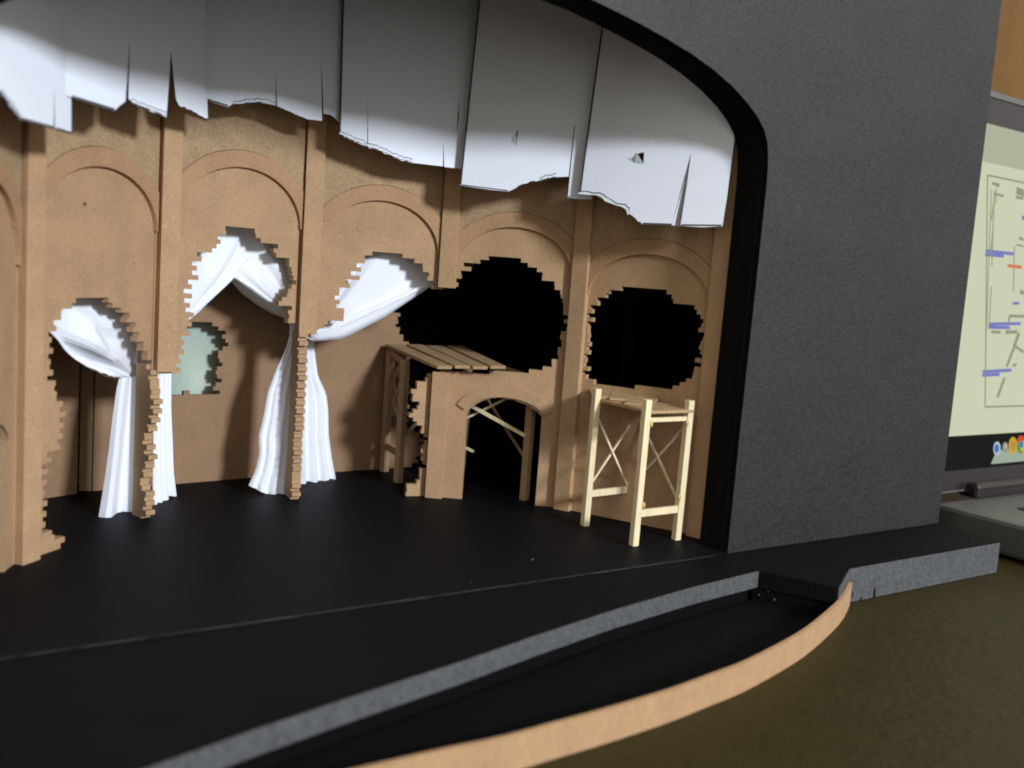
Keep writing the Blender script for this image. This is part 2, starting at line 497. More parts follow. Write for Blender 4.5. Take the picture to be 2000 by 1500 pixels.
# low arch band with shouldered ends round the two doorways
fr = F[4]
dl = fr.px(908, 806, OFF); dr = fr.px(1060, 814, OFF); dt = fr.px(983, 777, OFF)
dc, da, db = (dl[0] + dr[0]) / 2, (dr[0] - dl[0]) / 2, dt[1] - min(dl[1], dr[1])
def door_band(fr, dc, da, dz, db, parent):
    t0 = .16
    inn = arc(dc, dz, da + .002, db + .003, t0, math.pi - t0, 20)
    out = arc(dc, dz, da + .040, db + .045, t0 + .12, math.pi - t0 - .12, 20)
    return fr_poly('door_arch', fr, [out + list(reversed(inn))], .0205, OFF + .001, CARD, parent)
door_band(fr, dc, da, min(dl[1], dr[1]), db, panels[4])
door_band(F[0], s1 - .135, .135, zt, .075, panels[0])
# two stray glue spots on the card
for i, (u, v), par in ((1, (165, 398), panels[1]), (1, (262, 515), panels[1]), (3, (700, 452), panels[3])):
    s_, z_ = F[i].px(u, v, OFF)
    fr_poly('glue_spot', F[i], [[(s_ + .0065 * math.cos(t * math.pi / 5) * (1 + .3 * (t % 3 == 0)), z_ + .006 * math.sin(t * math.pi / 5)) for t in range(10)]] if u < 200 else [[(s_ + .003 * math.cos(t), z_ + .0025 * math.sin(t)) for t in range(6)]], OFF - .0012, OFF + .0005, GLUED, par)
# pilasters, some of them broken off
pil = {1: (0, ZT), 2: (F[2].px(325, 727)[1], ZT), 3: (F[3].px(600, 652)[1], ZT), 5: (0, ZT), 6: (0, ZT)}
for i, (z0, z1) in pil.items():
    q = MB(); q.frbox(F[i], 0, PWID, z0, z1, 0, OFF + .001)
    q.build('pilaster', PILC, aw, bevel=.0012)
q = MB(); q.frbox(F[4], 0, PWID, F[4].px(870, 562)[1], ZT, 0, OFF + .001); q.build('pilaster', PILC, aw, bevel=.0012)
q = MB(); q.frbox(F[4], 0, PWID, 0, F[4].px(860, 727)[1], 0, OFF + .001); q.build('pilaster', PILC, aw, bevel=.0012)
# piers left standing under the two broken pilasters
pe1 = [(290, 716), (292, 752), (297, 781), (297, 803), (291, 832), (281, 850), (281, 867), (287, 896), (283, 915), (279, 928), (274, 943), (282, 960), (282, 976), (283, 998), (278, 1016)]
pe2 = [(583, 648), (582, 720), (578, 800), (573, 880), (570, 930), (568, 980)]
for k, (near, far, pe, top, ext) in enumerate([((277, 1013), (258, 1005), pe1, (290, 718), 0), ((568, 976), (561, 969.5), pe2, (584, 650), .03)]):
    # a buttress of thick card runs straight back; bricks are torn out of its front edge
    a = onz(*near); b = onz(*far)
    b = b + (b - a).normalized() * ext
    frp = Fr((b.x, b.y), (a.x, a.y))
    zt_ = frp.px(*top)[1]
    e = frp.pts(pe)
    poly = [(e[0][0], zt_ + .05)] + e + [(e[-1][0], -.05), (.9, -.05), (.9, zt_ + .05)]
    brick_wall('pier', frp, 0, .8, zt_, [poly], [], 0, .034, CARD, aw, seed=20 + k, q=.008, tooth=.010)

# ------------------------------------------------------------------ rear wall, side flat, backdrops
rw = thing('rear_wall', 'flat reddish brown card wall behind the arcade with a ragged window', 'rear wall', (0, 1.58, 0))
B0 = onz(181, 959); B1 = onz(490, 933); B2 = onz(770, 914)
RL = Fr((B0.x, B0.y), (B1.x, B1.y)); RR = Fr((B1.x, B1.y), (B2.x, B2.y))
mint_hole = [(300, 640), (340, 622), (400, 628), (432, 640), (440, 652), (436, 680), (432, 702), (426, 740), (424, 766), (410, 771), (381, 772), (379, 767), (362, 767), (360, 775), (300, 772)]
brick_wall('flat', RL, 0, RL.L, 1.6, [RL.pts(mint_hole)], [], 0, .02, CARDR, rw, seed=41)
rh = [(777, 520), (777, 640), (787, 657), (806, 678), (800, 700), (794, 760), (796, 835), (822, 852), (822, 886), (808, 905), (806, 925), (1150, 925), (1150, 520)]
brick_wall('flat', RR, 0, 1.05, 1.6, [RR.pts(rh)], [], 0, .02, CARDR, rw, seed=42)
sf = thing('side_flat', 'narrow brown card flat with a thick edge at the far left', 'side flat', (-.9, 1.45, 0))
S0 = onz(0, 986); S1 = onz(150, 964.5)
SF = Fr((S0.x, S0.y), (S1.x, S1.y))
q = MB(); q.frbox(SF, -.8, SF.L, 0, 1.6, 0, .02); q.build('flat', CARDR, sf)
q = MB(); q.frbox(Fr((B0.x - .045, B0.y + .02), (B0.x - .004, B0.y)), 0, .042, 0, 1.6, 0, .03); q.build('edge_post', CARD2, sf)
bd = MB(); bd.box(-1.3, .25, 1.655, 1.675, 0, 1.5)
tag(bd.build('painted_backdrop', MINT), 'pale mint green painted sheet seen through the ragged window in the rear wall', 'backdrop')
bb = thing('black_backdrop', 'deep black card masking behind the broken right half of the arcade, with added unseen light-blocking cards', 'masking', (1.3, 1.8, 0))
xe = onplane(1338, 680, (0, 1.86, 0), (0, 1, 0)).x
q = MB(); q.box(.3, xe, 1.86, 1.88, 0, 2.2); q.build('card', BLACKC, bb)
q = MB(); q.box(-1.62, 2.44, .30, 2.42, 2.22, 2.24); q.build('top_light_blocker', BLACKC, bb)  # added out-of-view lid, keeps ambient light off the rear stage
q = MB(); q.box(-1.64, -1.62, .15, 2.42, 0, 2.219); q.build('side_light_blocker', BLACKC, bb)  # added unseen left card, blocks ambient light
q = MB(); q.box(2.44, 2.46, .15, 2.42, 0, 2.219); q.build('side_light_blocker', BLACKC, bb)  # added unseen right card, blocks ambient light
q = MB(); q.box(-1.619, 2.439, 2.40, 2.42, 0, 2.219); q.build('rear_light_blocker', BLACKC, bb)  # added closure at the back, blocks ambient light

# ------------------------------------------------------------------ torn paper strips
CC = Vector((-.03, -.024))


def oncyl(u, v, R):
    d = ray(u, v); a = Vector((d.x, d.y)); o = Vector((CAM.x, CAM.y)) - CC
    A = a.dot(a); Bq = 2 * a.dot(o); C = o.dot(o) - R * R
    t_ = (-Bq + math.sqrt(max(Bq * Bq - 4 * A * C, 0))) / (2 * A)
    p = CAM + d * t_
    return (p.x, p.y)


def torn(pts, rnd, amp=1.6):
    """roughen the marked bottom edge: points given as (u, v, torn?)"""
    out = []
    for i in range(len(pts)):
        p = pts[i]; q = pts[(i + 1) % len(pts)]
        out.append((p[0], p[1]))
        if len(p) > 2:
            n = max(1, int(math.hypot(q[0] - p[0], q[1] - p[1]) / 4))
            for k in range(1, n):
                t_ = k / n
                out.append((p[0] + (q[0] - p[0]) * t_ + rnd.uniform(-amp, amp) * .7, p[1] + (q[1] - p[1]) * t_ + rnd.uniform(-amp, amp)))
    return out


strips = [
    ('leftmost white paper strip with a long clean lower edge, brightest of the strips', (-140, 120), (138, 230), 1.03, 1.06,
     [(-170, -520), (-170, 90), (-60, 130), (0, 180, 1), (15, 200, 1), (38, 232), (105, 250), (106, 166), (107.5, 251), (141, 261), (138, 0), (137, -520)], [(0, 180), (15, 200), (38, 232)], []),
    ('white paper strip with two deep pointed slits above the first bay', (138, 200), (404, 220), 1.055, 1.05,
     [(128, -520), (128, 186), (140, 190), (224, 216), (234, 206, 1), (245, 198), (250, 130), (254, 68), (252, 150), (251, 192, 1), (260, 202, 1), (285, 212, 1), (325, 229), (328, 190), (334, 98), (339, 150), (344, 195), (350, 206, 1), (370, 214, 1), (400, 231), (406, 231), (405, 200), (400, 100), (401, -520)], [(254, 199), (285, 211), (322, 226)], []),
    ('fully shaded grey-white paper strip with a shallow torn bay in its lower edge', (404, 200), (672, 240), 1.06, 1.075,
     [(393, -520), (394, 190), (405, 196), (445, 209), (455, 203, 1), (470, 198, 1), (505, 199, 1), (530, 205), (538, 206), (539, 137), (541, 208, 1), (560, 215, 1), (600, 233), (629, 236), (627, 105), (632, 222, 1), (640, 223, 1), (652, 229, 1), (664, 243), (690, 250), (700, -520)], [(455, 203), (505, 199), (535, 206)], []),
    ('white paper strip with a sagging torn lower edge over the third bay', (664, 250), (905, 320), 1.045, 1.075,
     [(672, -520), (669, 0), (662, 262, 1), (690, 275, 1), (717, 286), (718, 190), (719, 288, 1), (745, 296, 1), (780, 312, 1), (805, 318), (865, 325), (866, 275), (867.5, 326), (900, 330), (925, 330), (965, 0), (1020, -520)], [(664, 263), (690, 274), (745, 295), (780, 311), (805, 317)], [[(897, 190), (894, 225), (892, 258), (896, 235)]]),
    ('white paper strip hanging lowest at its left corner, with one small triangular tear', (898, 340), (1130, 380), 1.035, 1.07,
     [(980, -520), (935, 0), (898, 362), (960, 371), (993, 374, 1), (1020, 359, 1), (1060, 351, 1), (1085, 346), (1111, 345), (1122, 240), (1113, 345), (1107, 386), (1131, 389), (1155, 389), (1210, 0), (1290, -520)], [(1058, 351), (1086, 345)], [[(1012, 252), (1000, 276), (1009, 282)]]),
]
tears = []
for k, (lab, lp, rp, R0, R1, poly, flap, hl) in enumerate(strips):
    rnd = random.Random(60 + k)
    fr = Fr(oncyl(*lp, R0), oncyl(*rp, R1))
    root = thing('paper_strip', lab, 'paper strip', fr.w(fr.L / 2, 1.3, 0), 'torn paper strips hanging over the stage')
    pp = [fr.px(u, v) for u, v in torn(poly, rnd)]
    hh = [[fr.px(u, v) for u, v in h] for h in hl]
    fr_poly('sheet', fr, [pp] + hh, 0, .007, PAPER, root, edge=EDGE)
    # a sliver of torn backing shows along the ragged edge
    n = []
    fx = [(x, y) for x, y in torn([(x, y, 1) for x, y in flap[:-1]] + [flap[-1]], rnd, 1.2)][:]
    up = [(x + rnd.uniform(-.6, .6), y - 4.5 + rnd.uniform(-2.0, 1.2)) for x, y in reversed(fx)]
    fr_poly('torn_flap', fr, [[fr.px(x, y - .5) for x, y in fx] + [fr.px(x, y) for x, y in up]], -.0045, -.0012, PAPER, root, edge=EDGE)
    rag = [(x, y + rnd.uniform(-.5, .5)) for x, y in up if rnd.random() < .93]
    fr_poly('flap_shadow_line', fr, [[fr.px(x, y - 1.5) for x, y in rag] + [fr.px(x, y - .2) for x, y in reversed(rag)]], -.0056, -.0046, EDGE, root)  # dark squiggle painted as the shadow under the flap
    if k == 4:
        a, b, c = [fr.px(u, v) for u, v in ((1012, 252), (1000, 276), (1009, 284))]
        mesh('tear_flap', [fr.w(*b, -.001), fr.w(*c, -.001), fr.w(a[0] - .004, a[1] - .02, -.016)], [[0, 1, 2]], PAPER, root)
def cut_shade_line(fr, pts, root, w_=2.6, nx=1.0, ny=0.0):
    a = [fr.px(u, v) for u, v in pts]; b = [fr.px(u + nx * w_, v + ny * w_) for u, v in reversed(pts)]
    fr_poly('cut_shade_line', fr, [a + b], -.0016, -.0002, EDGE, root)  # dark strip on the sheet face: cut edge and painted gap shadow together
roots = [o for o in COL.objects if o.parent is None and o.name.startswith('paper_strip')]
for k, (_, lp, rp, R0, R1, *_r) in enumerate(strips):
    fr = Fr(oncyl(*lp, R0), oncyl(*rp, R1))
    for pts, nx, ny, w_ in {0: [([(38, 231), (104, 249)], 0, -1, 2.6), ([(110, 251.5), (140, 260.5)], 0, -1, 2.6), ([(139, 20), (141, 259)], -1, 0, 1.6)],
                        1: [([(140.5, 189.5), (223, 215)], 0, -1, 3.4)],
                        2: [([(405, 195.5), (445, 208)], 0, -1, 3.0)],
                        3: [([(670, -60), (669, 0), (662.3, 260)], 1, 0, 3.0)],
                        4: [([(940, -50), (935, 0), (898.3, 360)], 1, 0, 3.0), ([(900, 361.5), (992, 373)], 0, -1, 1.6), ([(1107.5, 385.5), (1121.5, 245)], 1, 0, 1.5)]}[k]:
        cut_shade_line(fr, pts, roots[k], w_, nx, ny)
# the right-hand strip hangs further back, next to the opening
fr = Fr((.785, .625), (1.055, .265))
root = thing('paper_strip', 'rightmost white paper strip, split near its right side and torn in a triangle', 'paper strip', fr.w(fr.L / 2, 1.3, 0), 'torn paper strips hanging over the stage')
rnd = random.Random(77)
pf = [(1262, -520), (1181, 10), (1131, 377), (1165, 383, 1), (1185, 392, 1), (1215, 405, 1), (1240, 425, 1), (1254, 438), (1313, 440), (1330, 370), (1350, 298), (1341, 365), (1329, 441), (1372, 444), (1411, 442), (1420, 385), (1430, 305), (1445, 180), (1500, -520)]
fr_poly('sheet', fr, [[fr.px(u, v) for u, v in torn(pf, rnd)], [fr.px(u, v) for u, v in [(1258, 297), (1246, 300), (1234, 310), (1245, 317), (1257, 319)]]], 0, .007, PAPER, root, edge=EDGE)
a, b, c, d_ = [fr.px(u, v) for u, v in ((1246, 299), (1233, 310), (1257, 320), (1240, 317))]
mesh('tear_flap', [fr.w(*b, -.001), fr.w(*d_, -.002), fr.w(*c, -.001), fr.w(a[0], a[1], -.022)], [[0, 1, 3], [1, 2, 3]], PAPER, root)
a, b, c, d_ = [fr.px(u, v) for u, v in ((1350, 298), (1313, 440), (1331, 441), (1338, 395))]
mesh('split_fold', [fr.w(*a, .006), fr.w(*b, .007), fr.w(*c, .055), fr.w(*d_, .03)], [[0, 1, 2], [0, 2, 3]], PAPER, root)
cut_shade_line(fr, [(1180, 15), (1131.4, 375)], root, 3.2, 1, 0)
cut_shade_line(fr, [(1256, 437.5), (1312, 439.5)], root, 2.6, 0, -1)
cut_shade_line(fr, [(1331, 440.5), (1409, 441.5)], root, 2.6, 0, -1)
fx = [(1131, 374), (1150, 376), (1165, 376), (1180, 380), (1186, 388), (1205, 396), (1222, 399), (1230, 408), (1229, 418)]
lo = [(1226, 420), (1224, 410), (1215, 404), (1203, 401), (1182, 393), (1176, 385), (1164, 381), (1148, 381), (1131, 379)]
fr_poly('torn_flap', fr, [[fr.px(x, y) for x, y in fx + lo]], -.006, -.0015, PAPER, root, edge=EDGE)
rag = [(x + rnd.uniform(-1.2, 1.2), y + rnd.uniform(-1.4, 1.4)) for x, y in [polyline_px for a, b in zip(fx, fx[1:]) for polyline_px in (a, ((a[0] + b[0]) / 2, (a[1] + b[1]) / 2))]]
fr_poly('flap_shadow_line', fr, [[fr.px(x, y - 1.1) for x, y in rag] + [fr.px(x, y + .6) for x, y in reversed(rag)]], -.0075, -.0062, EDGE, root)  # painted shadow along the top of this flap

# ------------------------------------------------------------------ curtains
def solid(o, th=.004):
    m = o.modifiers.new('thickness', 'SOLIDIFY'); m.thickness = th; m.offset = 0
    return o


def grid(name, fn, nu, nv, m, parent, smooth=True):
    v = [fn(i / nu, j / nv) for j in range(nv + 1) for i in range(nu + 1)]
    f = [[j * (nu + 1) + i, j * (nu + 1) + i + 1, (j + 1) * (nu + 1) + i + 1, (j + 1) * (nu + 1) + i] for j in range(nv) for i in range(nu)]
    return solid(mesh(name, v, f, m, parent, smooth))


def polyline(p, t_):
    L = [0]
    for a, b in zip(p, p[1:]): L.append(L[-1] + math.hypot(b[0] - a[0], b[1] - a[1]))
    x = t_ * L[-1]
    for i in range(len(p) - 1):
        if x <= L[i + 1] + 1e-9:
            k = (x - L[i]) / max(L[i + 1] - L[i], 1e-9)
            return (p[i][0] + (p[i + 1][0] - p[i][0]) * k, p[i][1] + (p[i + 1][1] - p[i][1]) * k)
    return p[-1]


def vpoly(p, v):
    """point of a side edge at image height v"""
    for a, b in zip(p, p[1:]):
        if a[1] <= v <= b[1]:
            k = (v - a[1]) / max(b[1] - a[1], 1e-9); return a[0] + (b[0] - a[0]) * k
    return p[0][0] if v < p[0][1] else p[-1][0]


def tri(x):
    return abs((x % 1.0) * 2 - 1) * 2 - 1


def drop(name, fr, left, right, top, bot, pleats, amp, parent, seed, off=0.0):
    """a hanging length of cloth between two side edges, pleated"""
    rnd = random.Random(seed)
    nu = pleats * 8
    ph = [rnd.uniform(.75, 1.3) for _ in range(pleats * 2 + 4)]
    acc = [0]
    for x in ph: acc.append(acc[-1] + x)

    def warp(a):
        x = a * (len(ph) - 1); i = int(x); return (acc[i] + (acc[min(i + 1, len(acc) - 1)] - acc[i]) * (x - i)) / acc[len(ph) - 1]

    def fn(a, b):
        tp = polyline(top, a); bt = polyline(bot, a)
        vv = tp[1] + (bt[1] - tp[1]) * b
        x0 = vpoly(left, vv); x1 = vpoly(right, vv)
        u = x0 + (x1 - x0) * a
        s, z = fr.px(u, vv, off)
        k = tri(warp(a) * pleats + .25)
        k = math.copysign(abs(k) ** .8, k)
        return fr.w(s, z, off + amp * k * (.45 + .75 * b))
    return grid(name, fn, nu, 26, CLOTH, parent, smooth=False)


def fan(name, fr, T, outer, off, parent, seed, pleats=6, amp=.012, bulge=.03, nu=24, nv=12, crump=.008, t0=.02, back=0.0):
    """paper gathered at the tie T and spread to an outer line: folds run out from the tie, with crumples between"""
    rnd = random.Random(seed)
    nk = 9                                            # folds of uneven width and height
    kn = sorted([0, 1] + [(i + rnd.uniform(.15, .85)) / (nk - 1) for i in range(nk - 2)])
    kh = [rnd.uniform(-1, 1) * (1 if i % 2 else -1) * .4 + (.7 if i % 2 else -.7) for i in range(len(kn))]
    ga, gb = 7, 5
    gh = [[rnd.uniform(-1, 1) for _ in range(gb + 1)] for _ in range(ga + 1)]

    def pl(x):
        for p, q, h, g in zip(kn, kn[1:], kh, kh[1:]):
            if p <= x <= q: return h + (g - h) * (x - p) / max(q - p, 1e-6)
        return kh[-1]

    def crumple(a, b):
        x, y = a * ga, b * gb
        i, j = min(int(x), ga - 1), min(int(y), gb - 1)
        x -= i; y -= j
        if (i + j) % 2:
            if x + y < 1: return gh[i][j] + (gh[i + 1][j] - gh[i][j]) * x + (gh[i][j + 1] - gh[i][j]) * y
            return gh[i + 1][j + 1] + (gh[i][j + 1] - gh[i + 1][j + 1]) * (1 - x) + (gh[i + 1][j] - gh[i + 1][j + 1]) * (1 - y)
        if x > y: return gh[i][j] + (gh[i + 1][j] - gh[i][j]) * x + (gh[i + 1][j + 1] - gh[i + 1][j]) * y
        return gh[i][j] + (gh[i][j + 1] - gh[i][j]) * y + (gh[i + 1][j + 1] - gh[i][j + 1]) * x

    def fn(a, b):
        o = polyline(outer, a)
        r = t0 + (1 - t0) * b
        u = T[0] + (o[0] - T[0]) * r; v = T[1] + (o[1] - T[1]) * r
        s, z = fr.px(u, v, off)
        d = amp * pl(a) * min(1, r * 1.8) * (1.2 - r * .5) + bulge * math.sin(math.pi * min(1, r)) * math.sin(math.pi * a) + crump * crumple(a, b) * r
        return fr.w(s, z, off - d)
    o = grid(name, fn, nu * 2, nv * 2, CLOTH, parent, smooth=True)
    o.data.set_sharp_from_angle(angle=math.radians(11))
    return o


def frame_base(p, q):
    a, b = onz(*p), onz(*q)
    return Fr((a.x, a.y), (b.x, b.y))


# first bay
g = onz(230, 1008)
c1 = thing('curtain', 'white swagged curtain gathered to the right in the first bay from the left', 'curtain', (g.x, g.y, 0), 'white paper curtains in the broken bays')
fr = F[1]
fan('swag', fr, (271, 738), [(232, 737), (200, 735), (160, 716), (130, 696), (100, 662), (70, 640), (70, 560), (150, 520), (240, 520), (300, 600), (300, 690)], OFF + .125, c1, 5, amp=.018, bulge=.045, crump=.034)
fb = Fr(tuple(onz(195, 1009))[:2], tuple(onz(262, 1001))[:2])
drop('hanging', fb, [(234, 736), (228, 760), (221, 810), (213, 880), (203, 950), (193, 1010)], [(272, 736), (270, 790), (266, 850), (262, 930), (260, 1005)],
     [(234, 737), (272, 737)], [(193, 1009), (234, 1013), (241, 1002), (262, 1000)], 1, .026, c1, 6)
a, b = F[1].w(*F[1].px(272, 738, OFF + .06), OFF + .06), F[1].w(*F[1].px(289, 720, OFF + .04), OFF + .04)
q = MB(); q.bar(a, b, .0022, .0022); q.build('tie_thread', CLOTH, c1)
# second bay: parted to both sides
g = onz(400, 985)
c2 = thing('curtain', 'white curtain parted to both sides in the second bay like an inverted V', 'curtain', (g.x, g.y, 0), 'white paper curtains in the broken bays')
fr = F[2]
fan('swag', fr, (340, 645), [(372, 618), (410, 585), (457, 539), (500, 480), (500, 410), (430, 395), (350, 410), (310, 500)], OFF + .125, c2, 8, amp=.012, bulge=.03, crump=.021, t0=.05)
fan('swag', fr, (577, 626), [(548, 598), (522, 583), (490, 560), (457, 540), (425, 470), (450, 400), (540, 400), (600, 470), (600, 560)], OFF + .12, c2, 9, amp=.015, bulge=.035, crump=.021, t0=.04)
# the turned-under hems of the two swags


def hem(name, fr, top, low, off, depth, parent):
    n = 14
    def fn(a, b):
        p = polyline(top, a); q = polyline(low, a)
        u = p[0] + (q[0] - p[0]) * b; v = p[1] + (q[1] - p[1]) * b
        s, z = fr.px(u, v, off + depth * b)
        return fr.w(s, z, off + depth * b)
    return grid(name, fn, n, 3, CLOTH, parent)


hem('hem', fr, [(455, 539), (490, 560), (522, 583), (548, 598), (572, 612)], [(449, 546), (472, 572), (502, 594), (532, 612), (566, 624)], OFF + .10, .10, c2)
fb = Fr(tuple(onz(300, 985))[:2], tuple(onz(345, 969))[:2])
drop('hanging', fb, [(300, 715), (300, 800), (298, 990)], [(334, 715), (334, 800), (337, 860), (339, 920), (345, 970)],
     [(300, 715), (334, 715)], [(298, 992), (305, 983), (318, 980), (330, 968), (346, 970)], 4, .009, c2, 11)
fb = Fr((-.2, 1.315), (.05, 1.27))
drop('hanging', fb, [(567, 632), (566, 660), (555, 690), (540, 722), (523, 768), (516, 810), (506, 852), (507, 885), (500, 918), (486, 948)], [(590, 632), (584, 720), (580, 800), (574, 880), (566, 970)],
     [(567, 632), (590, 632)], [(486, 948), (522, 967), (536, 971), (566, 969)], 4, .007, c2, 12)
# third bay
g = onz(620, 945)
c3 = thing('curtain', 'white curtain pulled from the upper right down to the left pier in the third bay', 'curtain', (g.x, g.y, 0), 'white paper curtains in the broken bays')
fr = F[3]
fan('swag', fr, (604, 664), [(650, 645), (700, 620), (750, 598), (800, 575), (850, 548), (880, 520), (850, 470), (760, 450), (680, 470), (620, 560), (600, 620)], OFF + .125, c3, 15, amp=.013, bulge=.045, crump=.028, t0=.03)
fb = Fr(tuple(onz(590, 944))[:2], tuple(onz(655, 936))[:2])
drop('hanging', fb, [(592, 655), (588, 760), (585, 948)], [(612, 655), (615, 690), (621, 735), (637, 768), (641, 800), (642, 850), (648, 895), (656, 936)],
     [(592, 655), (612, 655)], [(585, 948), (603, 940), (622, 943), (638, 936), (656, 936)], 3, .012, c3, 16)

hem('hem', fr, [(607, 650), (655, 628), (700, 609), (760, 586), (850, 545)], [(606, 668), (640, 664), (668, 662), (750, 620), (850, 553)], OFF + .085, .02, c3)

a, b = F[3].w(*F[3].px(596, 657, OFF + .06), OFF + .06), F[3].w(*F[3].px(612, 664, OFF + .05), OFF + .05)
q = MB(); q.bar(a, b, .004, .003); q.build('tie_thread', CLOTH, c3)

# ------------------------------------------------------------------ small scaffold in front of the last bay
SC = {'L': (.894, .4757), 'F': (.8967, .1954), 'R': (1.1073, .2005), 'B': (1.1111, .4895)}
ss = thing('scaffold', 'small pale balsa scaffold tower standing on the stage in front of the last bay', 'scaffold', (1.0, .34, 0), 'wooden scaffolds on the stage')
lean = Vector((.005, 0, 0))
LT = {}
for k, (x, y) in SC.items():
    top = {'L': .528, 'F': .528, 'R': .522, 'B': .50}[k]
    q = MB(); q.bar((x, y, .001), (x + lean.x, y, top), .027, .024, (1, 0, 0)); q.build('leg', BALSA, ss, bevel=.0015)
    LT[k] = Vector((x, y, 0))
def leg_at(k, z): return LT[k] + Vector((lean.x * z / .5, 0, z))
for a, b, z, w_, h_ in (('L', 'B', .125, .014, .026), ('F', 'R', .118, .014, .026), ('F', 'R', .455, .013, .016)):
    d = (LT[b] - LT[a]).normalized() * .012
    q = MB(); q.bar(leg_at(a, z) + d, leg_at(b, z) - d, w_, h_); q.build('rail', BALSA, ss, bevel=.001)
for a, b, z0, z1, k in (('L', 'B', .415, .13, 1), ('L', 'B', .155, .40, -1), ('R', 'B', .43, .14, 1), ('R', 'B', .155, .43, -1)):
    n = (LT[b] - LT[a]).normalized(); sd = Vector((n.y, -n.x, 0))
    q = MB(); q.bar(leg_at(a, z0) + sd * .005 * k + n * .012, leg_at(b, z1) + sd * .005 * k - n * .008, .006, .008); q.build('brace', BALSA, ss)
for k, z, d in (('F', .442, (.018, -.012)), ('F', .15, (.018, -.012)), ('R', .165, (-.016, -.012)), ('R', .44, (-.014, -.011))):
    bm = bmesh.new(); bmesh.ops.create_icosphere(bm, subdivisions=2, radius=.0075)
    p = leg_at(k, z) + Vector((d[0], d[1], 0))
    vs = [Vector((v.co.x * 1.0, v.co.y * .7, v.co.z * 1.6)) + p for v in bm.verts]; fs = [[v.index for v in f.verts] for f in bm.faces]; bm.free()
    mesh('glue_blob', vs, fs, GLUE, ss, smooth=True)
q = MB(); q.hexa([(.908, .480, .478), (.912, .183, .478), (1.124, .186, .478), (1.124, .495, .478), (.908, .480, .489), (.912, .183, .489), (1.124, .186, .489), (1.124, .495, .489)])
q.build('platform', PLANK, ss, bevel=.001)
for a, b, wd, z in (((.93, .47), (1.06, .66), .085, .494), ((.955, .40), (1.13, .60), .085, .4955), ((.935, .285), (1.12, .44), .095, .4945)):
    q = MB(); q.bar((a[0], a[1], z), (b[0], b[1], z + .003), wd, .008); q.build('plank', PLANK, ss, bevel=.001)

# ------------------------------------------------------------------ large scaffold behind the fourth bay
ls = thing('scaffold', 'large plank-topped wooden scaffold standing behind the fourth bay over the low doorway', 'scaffold', (.72, 1.25, 0), 'wooden scaffolds on the stage')
b0, b4 = onz(750, 677, .566), onz(908, 683, .566)
f0 = onz(852, 721, .532); f4 = F[4].w(*F[4].px(991, 723, -.03), -.03)
for k in range(4):
    u0, u1 = k / 4 + .012, (k + 1) / 4 - .028
    A, Bq, Cc, D = f0.lerp(f4, u0), f0.lerp(f4, u1), b0.lerp(b4, u1), b0.lerp(b4, u0)
    j = Vector((0, 0, [.0, .003, .001, .004][k]))
    up = Vector((0, 0, .013))
    q = MB(); q.hexa([p + j for p in (A, Bq, Cc, D)] + [p + j + up for p in (A, Bq, Cc, D)])
    q.build('plank', PLANK, ls, bevel=.0015)
legs = {'ml': (.533, 1.326), 'bl': (.575, 1.548), 'mr': (.900, .895), 'br': (.955, 1.50)}
for k, (x, y) in legs.items():
    q = MB(); q.bar((x, y, .001), (x, y, {'ml': .530, 'bl': .556, 'mr': .53, 'br': .556}[k]), .030, .030, (1, .3, 0)); q.build('leg', SHADEWOOD, ls, bevel=.0015)
V3 = {k: Vector((x, y, 0)) for k, (x, y) in legs.items()}
for a, b, za, zb, w_, h_ in (('ml', 'bl', .52, .545, .012, .028), ('ml', 'bl', .12, .12, .012, .024), ('mr', 'br', .51, .53, .012, .026)):
    q = MB(); q.bar(V3[a] + Vector((0, 0, za)), V3[b] + Vector((0, 0, zb)), w_, h_); q.build('rail', SHADEWOOD, ls)
for a, b, za, zb, s in (('ml', 'bl', .14, .48, 1), ('ml', 'bl', .46, .14, -1), ('mr', 'br', .15, .46, 1), ('ml', 'br', .2, .5, 1)):
    q = MB(); q.bar(V3[a] + Vector((.012 * s, 0, za)), V3[b] + Vector((.012 * s, 0, zb)), .008, .010); q.build('brace', SHADEWOOD, ls)
fm = Fr(legs['ml'], legs['mr'])
for p, q2, off, w_ in (((1026, 851), (880, 770), -.014, .013), ((860, 842), (1010, 768), .002, .009), ((880, 860), (925, 882), .01, .010)):
    s0, z0 = fm.px(*p, off); s1_, z1_ = fm.px(*q2, off)
    q = MB(); q.bar(fm.w(s0, z0, off), fm.w(s1_, z1_, off), w_, w_); q.build('brace', BALSA, ls)

# ------------------------------------------------------------------ laptop
lp = thing('laptop', 'open laptop showing a technical drawing, half hidden by the charcoal card wall', 'laptop', (4.2, -.9, TZ))
X0, YH, ZB = 2.66, .16, .036
LW = 3.3
q = MB(); q.box(X0, X0 + LW, YH - 2.25, YH, TZ + .012, ZB); q.build('base', ALU, lp, bevel=.02)
q = MB(); q.box(X0 + .30, X0 + LW - .30, YH - 1.12, YH - .22, ZB + .0005, ZB + .006); kb = q.build('keyboard', KEYS, lp)
q = MB()
for r in range(6):
    for c in range(14):
        x = X0 + .33 + c * .189; y = YH - .36 - r * .145
        q.box(x, x + .16, y - .0, y + .118, ZB + .0065, ZB + .011)
ko = q.build('keys', BEZEL, lp); ko['kind'] = 'stuff'
q = MB(); q.box(X0 + 1.1, X0 + 2.2, YH - 2.1, YH - 1.3, ZB + .0005, ZB + .003); q.build('trackpad', ALU, lp)
q = MB(); q.box(X0 + .28, X0 + LW - .28, YH - .04, YH + .07, ZB + .001, ZB + .075); q.build('hinge', BEZEL, lp, bevel=.02)
